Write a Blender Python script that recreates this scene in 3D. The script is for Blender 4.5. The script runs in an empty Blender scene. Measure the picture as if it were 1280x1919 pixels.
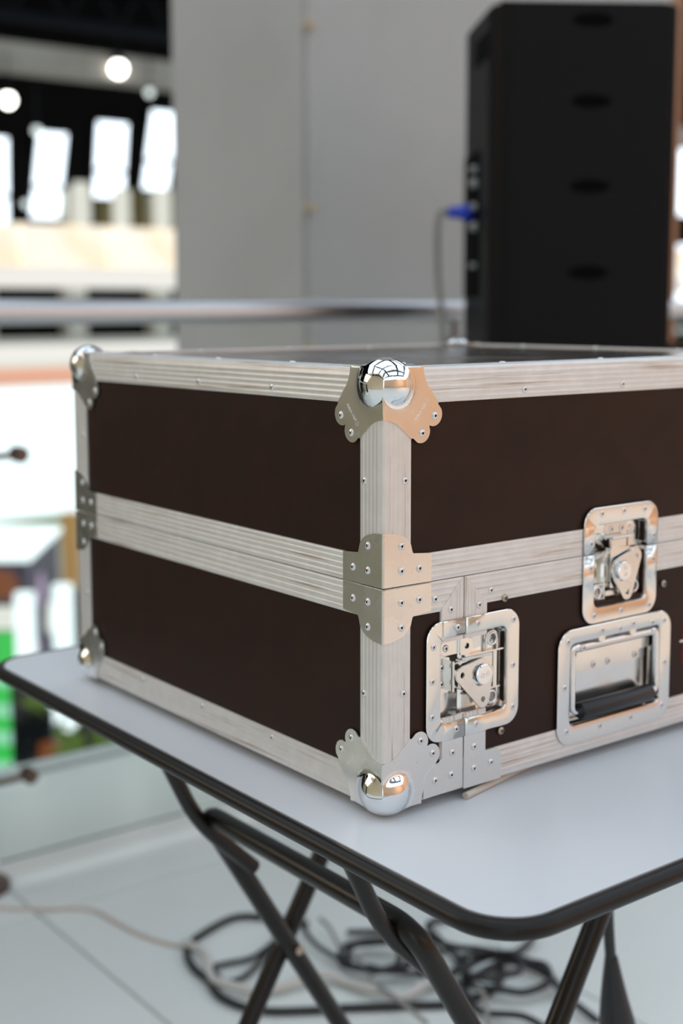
import bpy, bmesh, math, random
from mathutils import Vector, Matrix
random.seed(4)
PI = math.pi
sc = bpy.context.scene
COL = sc.collection

# ---------------------------------------------------------------- camera
cam_d = bpy.data.cameras.new('camera'); cam = bpy.data.objects.new('camera', cam_d); COL.objects.link(cam)
yaw, pitch, roll = 2.49484453, 0.120594713, -0.00363793334
fw = Vector((math.cos(yaw)*math.cos(pitch), math.sin(yaw)*math.cos(pitch), -math.sin(pitch)))
r0 = Vector((math.sin(yaw), -math.cos(yaw), 0)); u0 = r0.cross(fw)
rv = r0*math.cos(roll) + u0*math.sin(roll); uv_ = -r0*math.sin(roll) + u0*math.cos(roll)
cam.matrix_world = Matrix(((rv.x, uv_.x, -fw.x, 0.77908666), (rv.y, uv_.y, -fw.y, -0.647330432), (rv.z, uv_.z, -fw.z, 1.131626145), (0, 0, 0, 1)))
cam_d.sensor_fit = 'VERTICAL'; cam_d.sensor_height = 36; cam_d.lens = 2450.596/1919*36
cam_d.shift_x = 0.0182; cam_d.shift_y = -0.04185
cam_d.clip_start = 0.02; cam_d.clip_end = 300
cam_d.dof.use_dof = True; cam_d.dof.focus_distance = 1.03; cam_d.dof.aperture_fstop = 3.5
sc.camera = cam

# ---------------------------------------------------------------- world, lights, exposure
w = bpy.data.worlds.new('world'); sc.world = w; w.use_nodes = True
bg = w.node_tree.nodes['Background']; bg.inputs[0].default_value = (0.78, 0.89, 1.0, 1); bg.inputs[1].default_value = 1.6
def area(name, loc, target, size, size_y, power, color):
    l = bpy.data.lights.new(name, 'AREA'); l.shape = 'RECTANGLE'; l.size = size; l.size_y = size_y; l.energy = power; l.color = color
    o = bpy.data.objects.new(name, l); COL.objects.link(o); o.location = loc
    o.rotation_euler = (Vector(target)-Vector(loc)).to_track_quat('-Z', 'Y').to_euler(); return o
area('warm_wall_fill', (2.6, 2.4, 2.9), (5.2, 5.0, 0.7), 2.6, 1.4, 80, (1.0, 0.72, 0.50))  # unseen warm light, added to brighten the peach wall for reflections
area('south_fill', (-4.5, -5.4, 3.2), (-.5, .6, .8), 5.0, 2.6, 105, (1.0, .86, .68))  # unseen fill light, added to brighten and warm the south-facing sides
sc.view_settings.view_transform = 'Standard'; sc.view_settings.look = 'None'
sc.view_settings.exposure = 0.0; sc.view_settings.gamma = 1.0; sc.view_settings.use_curve_mapping = False

# ---------------------------------------------------------------- materials
def mat(name, col, rough=.5, metal=0., emit=None, es=0., spec=None, coat=0., trans=0., bump=None, mott=None, streak=None, rnoise=None):
    m = bpy.data.materials.new(name); m.use_nodes = True; nt = m.node_tree; N = nt.nodes; Lk = nt.links
    b = N['Principled BSDF']; b.inputs['Base Color'].default_value = (*col, 1); b.inputs['Roughness'].default_value = rough
    b.inputs['Metallic'].default_value = metal; b.inputs['Coat Weight'].default_value = coat; b.inputs['Transmission Weight'].default_value = trans
    if spec is not None: b.inputs['Specular IOR Level'].default_value = spec
    if emit: b.inputs['Emission Color'].default_value = (*emit, 1); b.inputs['Emission Strength'].default_value = es; b.inputs['Base Color'].default_value = (*[c*.15 for c in col], 1)
    tc = N.new('ShaderNodeTexCoord')
    def noise(scale, detail=3, vec=None, sc3=None):
        n = N.new('ShaderNodeTexNoise'); n.inputs['Scale'].default_value = scale; n.inputs['Detail'].default_value = detail
        if sc3:
            mp = N.new('ShaderNodeMapping'); mp.inputs['Scale'].default_value = sc3; Lk.new(tc.outputs['Object'], mp.inputs[0]); Lk.new(mp.outputs[0], n.inputs['Vector'])
        else: Lk.new(tc.outputs['Object'], n.inputs['Vector'])
        return n
    def ramp(n, a, b_):
        r = N.new('ShaderNodeMapRange'); r.inputs[1].default_value = a; r.inputs[2].default_value = b_; Lk.new(n.outputs[0], r.inputs[0]); return r
    cur = None
    def mix(fac, colb):
        nonlocal cur
        x = N.new('ShaderNodeMix'); x.data_type = 'RGBA'; Lk.new(fac, x.inputs[0])
        if cur is None: x.inputs[6].default_value = (*col, 1)
        else: Lk.new(cur, x.inputs[6])
        x.inputs[7].default_value = (*colb, 1); cur = x.outputs[2]
    if mott:                                   # (scale, colour, low, high)
        mix(ramp(noise(mott[0], 4), mott[2], mott[3]).outputs[0], mott[1])
    if streak:                                 # (axis scales, colour, low, high)
        mix(ramp(noise(1, 4, sc3=streak[0]), streak[2], streak[3]).outputs[0], streak[1])
    if cur is not None: Lk.new(cur, b.inputs['Base Color'])
    if rnoise:                                 # (scale, low rough, high rough)
        r = ramp(noise(rnoise[0], 4), .3, .7); r.inputs[3].default_value = rnoise[1]; r.inputs[4].default_value = rnoise[2]; Lk.new(r.outputs[0], b.inputs['Roughness'])
    if bump:                                   # (scale, strength, distance)
        bp = N.new('ShaderNodeBump'); bp.inputs['Strength'].default_value = bump[1]; bp.inputs['Distance'].default_value = bump[2]
        n = noise(bump[0], 2); Lk.new(n.outputs[0], bp.inputs['Height']); Lk.new(bp.outputs[0], b.inputs['Normal'])
    return m
M = {}
ALU = (.75, .725, .70); DIRT = (.42, .31, .21)
for ax, s3 in (('x', (9, 330, 330)), ('y', (330, 9, 330)), ('z', (330, 330, 9))):
    M['alu_'+ax] = mat('ridged aluminium '+ax, ALU, .36, .35, streak=(s3, DIRT, .57, .76), mott=(60, (.80, .78, .76), .45, .7), bump=(900, .10, .0003))
M['alu'] = mat('satin aluminium', (.78, .78, .79), .25, .9)
M['plate'] = mat('zinc plate', (.80, .78, .75), .24, 1., rnoise=(50, .20, .30), bump=(500, .02, .0002))
M['dishm'] = mat('zinc dish', (.84, .81, .77), .18, 1., rnoise=(50, .12, .22), bump=(300, .02, .0002))
M['chrome'] = mat('chrome', (.86, .87, .88), .05, 1., rnoise=(90, .03, .09))
M['hole'] = mat('dark recess', (.006, .006, .006), .8)
M['panel'] = mat('brown phenolic panel', (.028, .0115, .0072), .42, 0., spec=.17, bump=(1500, .25, .0003), mott=(25, (.021, .010, .0075), .4, .7))
M['toppanel'] = mat('brown panel with painted sheen', (.055, .045, .038), .20, 0., mott=(9, (.12, .105, .09), .42, .65), rnoise=(12, .10, .34), coat=.2)  # pale mottle puts the grey grazing reflection into the colour
M['inner'] = mat('case inside', (.01, .01, .01), .9)
M['rubber'] = mat('black rubber', (.012, .013, .016), .42, 0.)
M['steel_dark'] = mat('dark screw steel', (.45, .38, .30), .25, 1.)
M['ttop'] = mat('pale laminate', (.74, .755, .78), .38, 0., mott=(3, (.72, .735, .765), .4, .6))
M['trim'] = mat('black plastic edging', (.009, .007, .006), .36, 0., spec=.3, bump=(300, .05, .001))
M['tube'] = mat('black painted tube', (.010, .0075, .0065), .28, 0., spec=.35)
M['tile'] = mat('pale porcelain tile', (.80, .82, .79), .18, 0., mott=(1.3, (.77, .79, .76), .4, .6))
M['grout'] = mat('grey grout', (.33, .35, .36), .8)
M['slab'] = mat('pale slab edge', (.55, .58, .57), .5)
M['column_side'] = mat('grey plaster', (.43, .43, .42), .85, 0., mott=(2.2, (.40, .40, .39), .4, .65), bump=(9, .25, .01))
M['brown'] = mat('brown strip', (.36, .17, .085), .5)
M['inox'] = mat('brushed steel', (.62, .61, .62), .30, 1.)
M['bronze'] = mat('dark bronze fitting', (.16, .11, .09), .4, .7)
M['glass'] = mat('railing glass', (.95, 1., .98), .0, 0.)
# thin clear glass: mostly transparent with a weak mirror
nt = M['glass'].node_tree; N = nt.nodes; N.clear(); o_ = N.new('ShaderNodeOutputMaterial'); tr = N.new('ShaderNodeBsdfTransparent'); tr.inputs[0].default_value = (.95, .985, .97, 1)
gl = N.new('ShaderNodeBsdfGlossy'); gl.inputs['Roughness'].default_value = .02; fr = N.new('ShaderNodeFresnel'); fr.inputs[0].default_value = 1.35; mx = N.new('ShaderNodeMixShader')
nt.links.new(fr.outputs[0], mx.inputs[0]); nt.links.new(tr.outputs[0], mx.inputs[1]); nt.links.new(gl.outputs[0], mx.inputs[2]); nt.links.new(mx.outputs[0], o_.inputs[0])
M['speaker'] = mat('black speaker paint', (.0055, .0050, .0055), .5, 0., spec=.12, bump=(500, .3, .002))
M['spk_dark'] = mat('speaker dark parts', (.002, .002, .002), .8, 0., spec=.05)
M['blue'] = mat('blue connector plastic', (.01, .05, .55), .35)
M['grey_plastic'] = mat('grey plastic', (.35, .36, .36), .4)
M['cable_black'] = mat('black cable', (.015, .015, .017), .42)
M['cable_grey'] = mat('grey cable', (.30, .29, .27), .55)
M['cable_white'] = mat('pale cable', (.62, .60, .56), .5)
M['dowel'] = mat('beige wood', (.60, .52, .45), .6)
M['pier'] = mat('dim lit pier', (.8, .8, .72), .6, emit=(.80, .80, .70), es=.85)  # emission stands in for light falling on the balcony piers
M['red'] = mat('dark red print', (.10, .004, .004), .4, spec=.2)
M['whitep'] = mat('white paint', (.8, .8, .8), .5)
M['dark_wall'] = mat('dark hall wall', (.008, .0075, .007), .9, spec=0.)
M['dark_steel'] = mat('dark steel', (.008, .010, .013), .7, spec=.1)
M['beige'] = mat('beige concrete beam', (.30, .285, .24), .8, mott=(1.5, (.20, .18, .15), .4, .7))
M['beamgrey'] = mat('grey roof beam', (.10, .11, .13), .7)
M['olive'] = mat('olive wall', (.16, .14, .06), .8)
M['peach'] = mat('warm peach wall', (.88, .58, .38), .7)
M['taupe'] = mat('taupe wall', (.52, .41, .26), .8)
M['lower'] = mat('lower floor stone', (.55, .55, .52), .35)
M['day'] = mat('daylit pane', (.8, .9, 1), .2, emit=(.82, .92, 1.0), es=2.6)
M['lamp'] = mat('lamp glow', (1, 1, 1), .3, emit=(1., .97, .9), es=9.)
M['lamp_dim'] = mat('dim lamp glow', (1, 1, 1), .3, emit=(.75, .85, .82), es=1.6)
M['warmglow'] = mat('warm glow panel', (.9, .75, .55), .5, emit=(1., .76, .50), es=.60, mott=(1.6, (1, 1, .95), .4, .6))  # emission stands in for the warm light on the balcony front
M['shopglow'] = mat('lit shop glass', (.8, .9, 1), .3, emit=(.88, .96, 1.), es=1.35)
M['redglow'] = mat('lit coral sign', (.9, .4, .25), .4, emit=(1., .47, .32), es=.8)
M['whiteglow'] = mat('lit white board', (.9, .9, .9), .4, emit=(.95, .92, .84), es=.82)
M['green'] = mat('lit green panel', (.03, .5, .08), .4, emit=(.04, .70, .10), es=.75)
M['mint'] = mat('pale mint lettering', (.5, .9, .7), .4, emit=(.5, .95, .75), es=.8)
M['purple'] = mat('dark purple panel', (.035, .025, .07), .4)
M['orangepic'] = mat('orange picture', (.5, .14, .03), .4, emit=(.6, .15, .02), es=.25)
M['orange'] = mat('orange banner', (.8, .42, .12), .5, emit=(.9, .5, .15), es=.35)
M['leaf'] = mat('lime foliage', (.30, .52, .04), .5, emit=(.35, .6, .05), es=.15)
M['pink'] = mat('pink print', (.7, .45, .65), .4)
M['cream'] = mat('cream post', (.62, .61, .52), .6)
M['black'] = mat('black cloth', (.006, .006, .01), .8)

# ---------------------------------------------------------------- helpers
WM = {}
def link(o, parent=None, mw=None):
    COL.objects.link(o); mw = mw or Matrix.Identity(4)
    if parent is not None:
        o.parent = parent; o.matrix_parent_inverse = WM[parent.name].inverted()
    o.matrix_basis = mw; WM[o.name] = mw.copy(); return o
def props(o, label=None, cat=None, group=None, kind=None):
    if label: o['label'] = label
    if cat: o['category'] = cat
    if group: o['group'] = group
    if kind: o['kind'] = kind
    return o
def empty(name, loc, label=None, cat=None, group=None, kind=None):
    o = bpy.data.objects.new(name, None); o.empty_display_size = .05; link(o, None, Matrix.Translation(loc)); return props(o, label, cat, group, kind)
def build(name, bm, m, parent=None, smooth=35, label=None, cat=None, group=None, kind=None, bevel=0, T=None, recalc=True, base=False):
    if T is not None: bmesh.ops.transform(bm, matrix=T, verts=bm.verts)
    if bevel: bmesh.ops.bevel(bm, geom=[e for e in bm.edges if len(e.link_faces) == 2 and e.calc_face_angle(0) > .6], offset=bevel, segments=2, affect='EDGES', clamp_overlap=True)
    if recalc: bmesh.ops.recalc_face_normals(bm, faces=bm.faces)
    me = bpy.data.meshes.new(name)
    vs = [v.co for v in bm.verts]
    lo = Vector([min(v[i] for v in vs) for i in range(3)]); hi = Vector([max(v[i] for v in vs) for i in range(3)]); c = (lo+hi)/2
    if base: c.z = lo.z
    bmesh.ops.translate(bm, vec=-c, verts=bm.verts)
    bm.to_mesh(me); bm.free()
    for mm in (m if isinstance(m, (list, tuple)) else [m]): me.materials.append(M[mm])
    if smooth:
        for p in me.polygons: p.use_smooth = True
        me.set_sharp_from_angle(angle=math.radians(smooth))
    o = bpy.data.objects.new(name, me); link(o, parent, Matrix.Translation(c)); return props(o, label, cat, group, kind)
def inst(src, parent, mw, name=None):
    o = src.copy(); o.parent = None
    if name: o.name = name
    return link(o, parent, mw)
def box(bm, lo, hi):
    r = bmesh.ops.create_cube(bm, size=1); lo = Vector(lo); hi = Vector(hi); s = hi-lo
    for v in r['verts']: v.co = Vector((v.co.x*s.x, v.co.y*s.y, v.co.z*s.z)) + (lo+hi)/2
    return r['verts']
def smoothpath(pts, n=6, closed=False):
    P = [Vector(p) for p in pts]; out = []; L = len(P)
    for i in range(L if closed else L-1):
        p0 = P[(i-1) % L] if closed or i > 0 else P[0]*2-P[1]
        p1 = P[i]; p2 = P[(i+1) % L]; p3 = P[(i+2) % L] if closed or i+2 < L else P[-1]*2-P[-2]
        for k in range(n):
            t = k/n; out.append(.5*((2*p1)+(-p0+p2)*t+(2*p0-5*p1+4*p2-p3)*t*t+(-p0+3*p1-3*p2+p3)*t**3))
    if not closed: out.append(P[-1])
    return out
def bendpath(pts, R, n=6):
    P = [Vector(p) for p in pts]; out = [P[0]]
    for i in range(1, len(P)-1):
        a = (P[i-1]-P[i]); b = (P[i+1]-P[i]); r = min(R, a.length*.45, b.length*.45); a.normalize(); b.normalize()
        for k in range(n+1):
            t = k/n; out.append((P[i]+a*r)*(1-t)**2 + P[i]*2*t*(1-t) + (P[i]+b*r)*t*t)
    out.append(P[-1]); return out
def tube(bm, pts, r, seg=10, closed=False, cap=True, ell=None):
    P = [Vector(p) for p in pts]; n = len(P); rings = []; prev = None
    for i in range(n):
        if closed: t = P[(i+1) % n]-P[i-1]
        else: t = P[min(i+1, n-1)]-P[max(i-1, 0)]
        t.normalize()
        if prev is None:
            a = Vector((0, 0, 1)) if abs(t.z) < .9 else Vector((1, 0, 0))
            nx = t.cross(a).normalized()
        else: nx = (prev - t*prev.dot(t)).normalized()
        ny = t.cross(nx); prev = nx
        rr = r[i] if isinstance(r, (list, tuple)) else r
        e = ell or (1, 1)
        rings.append([bm.verts.new(P[i] + nx*rr*e[0]*math.cos(2*PI*k/seg) + ny*rr*e[1]*math.sin(2*PI*k/seg)) for k in range(seg)])
    for i in range(n if closed else n-1):
        A = rings[i]; B = rings[(i+1) % n]
        off = 0
        if closed and i == n-1:
            off = min(range(seg), key=lambda o: (A[0].co-B[o].co).length)
        for k in range(seg): bm.faces.new((A[k], A[(k+1) % seg], B[(k+1+off) % seg], B[(k+off) % seg]))
    if cap and not closed: bm.faces.new(rings[0][::-1]); bm.faces.new(rings[-1])
def lathe(bm, prof, seg=20, T=None, mi=None):
    rings = []; T = T or Matrix.Identity(4)
    for r, h in prof:
        if r <= 1e-9: rings.append([bm.verts.new(T @ Vector((0, 0, h)))])
        else: rings.append([bm.verts.new(T @ Vector((r*math.cos(2*PI*k/seg), r*math.sin(2*PI*k/seg), h))) for k in range(seg)])
    for i in range(len(rings)-1):
        A, B = rings[i], rings[i+1]
        for k in range(seg):
            q = [A[k % len(A)], A[(k+1) % len(A)], B[(k+1) % len(B)], B[k % len(B)]]
            u = []
            for v in q:
                if v not in u: u.append(v)
            if len(u) > 2:
                f = bm.faces.new(u)
                if mi and mi[i]: f.material_index = mi[i]
def prism(bm, poly, h0, h1, holes=()):
    """poly: (a,b) outline extruded along h, optional holes (lists of points)"""
    loops = [poly]+list(holes); edges = []
    for L in loops:
        vs = [bm.verts.new((a, b, h1)) for a, b in L]
        edges += [bm.edges.new((vs[i], vs[(i+1) % len(vs)])) for i in range(len(vs))]
    if holes: r = bmesh.ops.triangle_fill(bm, edges=edges, use_beauty=True); fs = [g for g in r['geom'] if isinstance(g, bmesh.types.BMFace)]
    else: fs = [bm.faces.new([e.verts[0] for e in edges])] if False else [bm.faces.new(vs)]
    r = bmesh.ops.extrude_face_region(bm, geom=fs)
    nv = [g for g in r['geom'] if isinstance(g, bmesh.types.BMVert)]
    bmesh.ops.translate(bm, vec=(0, 0, h0-h1), verts=nv)
def circ(cx, cy, r, n=16, a0=0, a1=2*PI, end=False):
    k = n+1 if end else n
    return [(cx+r*math.cos(a0+(a1-a0)*i/n), cy+r*math.sin(a0+(a1-a0)*i/n)) for i in range(k)]
def rrect(a0, b0, a1, b1, r, n=6):
    o = []
    for cx, cy, s in ((a1-r, b1-r, 0), (a0+r, b1-r, PI/2), (a0+r, b0+r, PI), (a1-r, b0+r, 1.5*PI)):
        o += circ(cx, cy, r, n, s, s+PI/2, True)
    return o
def hull(pts):
    pts = sorted(set((round(x, 4), round(y, 4)) for x, y in pts))
    def half(ps):
        o = []
        for p in ps:
            while len(o) > 1 and (o[-1][0]-o[-2][0])*(p[1]-o[-2][1])-(o[-1][1]-o[-2][1])*(p[0]-o[-2][0]) <= 0: o.pop()
            o.append(p)
        return o
    a = half(pts); b = half(pts[::-1]); return a[:-1]+b[:-1]
def frame(o, a, b, h, s=.001):
    a, b, h = Vector(a)*s, Vector(b)*s, Vector(h)*s; o = Vector(o)
    return Matrix(((a.x, b.x, h.x, o.x), (a.y, b.y, h.y, o.y), (a.z, b.z, h.z, o.z), (0, 0, 0, 1)))
def aim(pos, nrm, spin=0):
    q = Vector((0, 0, 1)).rotation_difference(Vector(nrm).normalized())
    return Matrix.Translation(pos) @ q.to_matrix().to_4x4() @ Matrix.Rotation(spin, 4, 'Z')

# ================================================================ SETTING
# near floor (walkway) of tiles, slab below, lower hall floor
bm = bmesh.new(); box(bm, (-2.15, -3.5, -.30), (5.2, 7.0, -.008)); floor = build('floor', bm, 'grout', kind='structure', smooth=0)
tile_src = None
def tile(x0, y0, x1, y1):
    global tile_src
    g = .0025
    if tile_src is None or abs((x1-x0)-1.2) > 1e-6:
        bm = bmesh.new(); box(bm, (x0+g, y0+g, -.012), (x1-g, y1-g, 0)); o = build('floor_tile', bm, 'tile', floor, bevel=.001, smooth=0)
        if tile_src is None: tile_src = o
    else: inst(tile_src, floor, Matrix.Translation(((x0+x1)/2, (y0+y1)/2, -.006)), 'floor_tile')
xs = [-1.42+1.2*i for i in range(0, 5)]
ys = [.34+.6*j for j in range(-6, 11)]
for y in ys:
    for x in xs: tile(x, y, x+1.2, y+.6)
for y in ys: tile(-2.13, y, -1.42, y+.6)
bm = bmesh.new(); box(bm, (-2.19, -3.5, -.34), (-2.1301, 7.0, .012)); build('trim_1', bm, 'slab', kind='structure', smooth=0)
bm = bmesh.new(); box(bm, (-14, -6, -2.9), (-2.3, 20, -2.72)); build('floor_lower', bm, 'lower', kind='structure', smooth=0)
# walls of the hall that close the view and show in the chrome
bm = bmesh.new(); box(bm, (5.2, -3.5, 0), (5.4, 7, 2.9)); build('wall_east', bm, 'peach', kind='structure', smooth=0)
bm = bmesh.new(); box(bm, (-2.2, 7.0, 0), (5.4, 7.2, 2.9)); build('wall_north', bm, 'peach', kind='structure', smooth=0)
bm = bmesh.new(); box(bm, (-14, -6.2, -2.72), (5.4, -6.0, 6.0)); build('wall_south', bm, 'taupe', kind='structure', smooth=0)
bm = bmesh.new(); box(bm, (-12.3, -6, -2.72), (-12.05, 20, 6.5)); build('wall_west', bm, 'dark_wall', kind='structure', smooth=0)
bm = bmesh.new(); box(bm, (-12.05, -6, 5.2), (-6.2, 20, 5.4)); build('ceiling', bm, 'dark_wall', kind='structure', smooth=0)

grid = empty('ceiling_added', (1.6, .5, 4.6), kind='structure')  # unseen beams, added overhead to cut sky light and mark the chrome
for k in range(4):
    x = -2.2+2.6*k; bm = bmesh.new(); box(bm, (x-.2, -6.0, 4.6), (x+.16, 7.2, 5.0)); build('added_beam', bm, 'beamgrey', grid, smooth=0)
for k in range(4):
    y = -5.6+4.0*k; bm = bmesh.new(); box(bm, (-2.4, y-.22, 4.75), (5.6, y+.22, 4.98)); build('added_cross_beam', bm, 'dark_steel', grid, smooth=0)
# ---------------------------------------------------------------- pillar between the halls
CY = 1.618
pil = empty('concrete_pillar', (-2.3-.37, CY+.8, -2.72), 'wide pale grey plastered pillar rising behind the railing and speaker', 'pillar')
bm = bmesh.new(); box(bm, (-3.044, CY, -2.72), (-2.3, 3.245, 5.0)); build('shaft', bm, 'column_side', pil, bevel=.012)
bm = bmesh.new(); box(bm, (-3.0, 3.2451, -2.72), (-2.3, 3.30, 5.0)); build('edge_strip', bm, 'brown', pil, smooth=0, label='brown vertical strip on the pillar edge')  # brown-coloured strip along the pillar's far edge
bm = bmesh.new()
for z in (1.02, 1.42, 1.93, 2.6): box(bm, (-2.305, CY-.004, z), (-2.285, CY+.03, z+.014))
build('corner_chips', bm, 'taupe', pil, smooth=0)

# ---------------------------------------------------------------- railing
RX = -1.6
rail = empty('glass_railing', (RX, 1.2, 0), 'steel handrail over clear glass panels, running behind the table in front of the pillar', 'railing')
bm = bmesh.new(); tube(bm, [(RX, -3.4, 1.131), (RX, 6.9, 1.131)], .0255, 20); build('handrail', bm, 'inox', rail, label='round brushed steel handrail')
def post(y):
    bm = bmesh.new(); box(bm, (RX-.012, y-.03, .012), (RX+.012, y+.03, 1.06)); tube(bm, [(RX, y, 1.05), (RX, y, 1.115)], .008, 10)
    lathe(bm, [(0, 0), (.065, 0), (.065, .010), (.02, .014), (0, .014)], 24, Matrix.Translation((RX, y, 0)))
    pt = build('post', bm, 'bronze', rail, label='flat dark post with round foot')
    for z in (.858, .215):
        for s in (-1, 1):
            bm = bmesh.new(); tube(bm, [(RX+.0, y+s*.02, z-.004), (RX+.02, y+s*.05, z-.002), (RX+.02, y+s*.105, z)], [.007, .006, .0065], 10)
            lathe(bm, [(0, -.018), (.015, -.016), (.0155, .012), (.012, .018), (0, .019)], 18, frame((RX+.02, y+s*.108, z), (0, 0, 1), (0, 1, 0), (1, 0, 0), 1))
            build('glass_clamp', bm, 'bronze', pt)
PY = [.29-1.22*2, .29-1.22, .29, 1.555, 2.82, 4.04, 5.26]
for y in PY: post(y)
for a, b in zip(PY[:-1], PY[1:]):
    bm = bmesh.new(); box(bm, (RX+.012, a+.04, .05), (RX+.022, b-.04, 1.04)); build('glass_panel', bm, 'glass', rail, smooth=0)

# ---------------------------------------------------------------- PA speaker stack
a1 = math.radians(57); E1 = Vector((math.cos(a1), math.sin(a1), 0)); D1 = Vector((-math.sin(a1), math.cos(a1), 0))
SO = Vector((-1.237, 1.321, 0))                        # near left vertical edge at the floor
def spk_frame(z): return frame((SO.x, SO.y, z), E1, D1, (0, 0, 1), 1)
ctr = SO+E1*.21+D1*.17
spk = empty('loudspeaker', (ctr.x, ctr.y, .86), 'tall black loudspeaker with rounded edge and dark hand slots, in front of the pillar', 'speaker')
W_, D_, TOPZ = .396, .33, .905
bm = bmesh.new(); prism(bm, [(0.05, 0), (W_-.03, 0), (W_, .03), (W_, D_), (.06, D_), (0, D_-.05)] [:0] or ([(.0, .06)]+circ(.05, .05, .05, 6, PI, 1.5*PI, True)+[(W_-.012, 0), (W_, .012), (W_, D_), (.03, D_), (0, D_-.02)]), 0, TOPZ)
cab = build('cabinet', bm, 'speaker', spk, T=spk_frame(.86), bevel=.006)
bm = bmesh.new(); box(bm, (.02, .02, TOPZ), (W_-.02, D_-.03, TOPZ+.006)); build('top_cap', bm, 'speaker', spk, T=spk_frame(.86), bevel=.002)
def slot(z, parent, zf):
    bm = bmesh.new(); lathe(bm, [(.044, 0), (.038, .0015), (.030, .001), (0, .0008)], 24, Matrix.Translation((.21, 0, z)) @ Matrix.Rotation(PI/2, 4, 'X') @ Matrix.Diagonal((1, .34, 1, 1)))
    build('hand_slot', bm, ['spk_dark'], parent, T=spk_frame(zf))  # flat dark disc stands in for the shade inside the slot
for z in (.02, .175, .35, .53, .705, .87): slot(z, cab, .86)
# rear connector plate on the left flank
bm = bmesh.new(); box(bm, (-.004, .13, .30), (.001, .30, .62)); cp = build('connector_plate', bm, 'spk_dark', spk, T=spk_frame(.86), bevel=.002, label='black connector plate with knobs and blue plug socket')
for z, rr, mm in ((.58, .008, 'grey_plastic'), (.55, .011, 'grey_plastic'), (.50, .008, 'grey_plastic'), (.455, .010, 'grey_plastic'), (.37, .006, 'grey_plastic')):
    bm = bmesh.new(); lathe(bm, [(rr, 0), (rr*.9, .012), (rr*.5, .014), (0, .014)], 14, frame(spk_frame(.86) @ Vector((-.004, .15, z)), (0, 0, 1), D1, -E1, 1)); build('control_knob', bm, mm, cp)
bm = bmesh.new(); lathe(bm, [(.016, 0), (.018, .004), (.018, .022), (.014, .03), (.012, .055), (0, .057)], 18, frame(spk_frame(.86) @ Vector((-.004, .20, .49)), (0, 0, 1), D1, -E1, 1))
build('blue_plug', bm, 'blue', cp, label='blue round plug')
bm = bmesh.new(); box(bm, (-.002, .05, .80), (.004, .20, .86)); build('side_handle', bm, 'spk_dark', spk, T=spk_frame(.86), bevel=.01)
p0 = spk_frame(.86) @ Vector((-.055, .20, .49))
cpts = [p0, p0+Vector((-.012, -.022, -.01)), (-1.475, 1.385, 1.22), (-1.468, 1.395, 1.10), (-1.46, 1.40, .90), (-1.45, 1.41, .5), (-1.44, 1.40, .1), (-1.40, 1.36, .009), (-1.2, 1.18, .008), (-1.0, 1.0, .008), (-.93, .93, .008)]
bm = bmesh.new(); tube(bm, smoothpath(cpts, 6), .0075, 10); props(build('speaker_cable', bm, 'cable_grey'), 'grey cable curving from the blue plug down the left side of the loudspeaker', 'cable')
sub = empty('subwoofer', (ctr.x, ctr.y, 0), 'black bass cabinet carrying the tall loudspeaker', 'speaker')
bm = bmesh.new(); prism(bm, [(0, .02), (.02, 0), (W_-.02, 0), (W_, .02), (W_, D_+.02), (0, D_+.02)], .02, .86); build('cabinet', bm, 'speaker', sub, T=spk_frame(0), bevel=.006)
for a_, d_ in ((.05, .05), (W_-.05, .05), (.05, D_-.04), (W_-.05, D_-.04)):
    bm = bmesh.new(); lathe(bm, [(0, 0), (.02, 0), (.022, .02), (0, .02)], 14, spk_frame(0) @ Matrix.Translation((a_, d_, 0))); build('rubber_foot', bm, 'rubber', sub)

# ---------------------------------------------------------------- far hall: windows, beam, lamps, balcony
WX = -12.0
bmw = bmesh.new()
def skew_quad(bm, y0, z0, wd, ht, lean, x, d=.04):
    vs = []
    for dx in (0, d):
        vs += [bm.verts.new((x+dx, y0, z0)), bm.verts.new((x+dx, y0+wd, z0)), bm.verts.new((x+dx, y0+wd+lean, z0+ht)), bm.verts.new((x+dx, y0+lean, z0+ht))]
    a, b = vs[:4], vs[4:]
    bm.faces.new(a[::-1]); bm.faces.new(b)
    for i in range(4): bm.faces.new((a[i], a[(i+1) % 4], b[(i+1) % 4], b[i]))
wl = [(4.70, 1.97, .27, .91, .02), (5.22, 2.10, .31, .87, .12), (5.95, 2.34, .35, .79, .07), (6.54, 2.46, .31, .84, .14)]
y = 7.25
while y < 15.0: wl.append((y, 2.5, .32, .85, .12)); y += .68
y = 4.05
while y > .5: wl.append((y, 1.95, .28, .9, .05)); y -= .68
for i, (y0, z0, wd, ht, ln) in enumerate(wl):
    wr = empty('slanted_window', (WX, y0+wd/2, z0), kind='structure'); wr.name = 'window_%d' % (i+1); WM[wr.name] = Matrix.Translation((WX, y0+wd/2, z0))
    bm = bmesh.new(); skew_quad(bm, y0-.03, z0-.03, wd+.06, ht+.06, ln*1.04, WX-.04, .05); build('window_frame', bm, 'dark_steel', wr, smooth=0)
    h1 = ht*.36
    bm = bmesh.new(); skew_quad(bm, y0, z0, wd, h1-.02, ln*.35, WX+.011, .015); build('window_pane', bm, 'day', wr, smooth=0)
    bm = bmesh.new(); skew_quad(bm, y0+ln*.37, z0+h1+.02, wd, ht-h1-.02, ln*.63, WX+.011, .015); build('window_pane', bm, 'day', wr, smooth=0)
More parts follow.
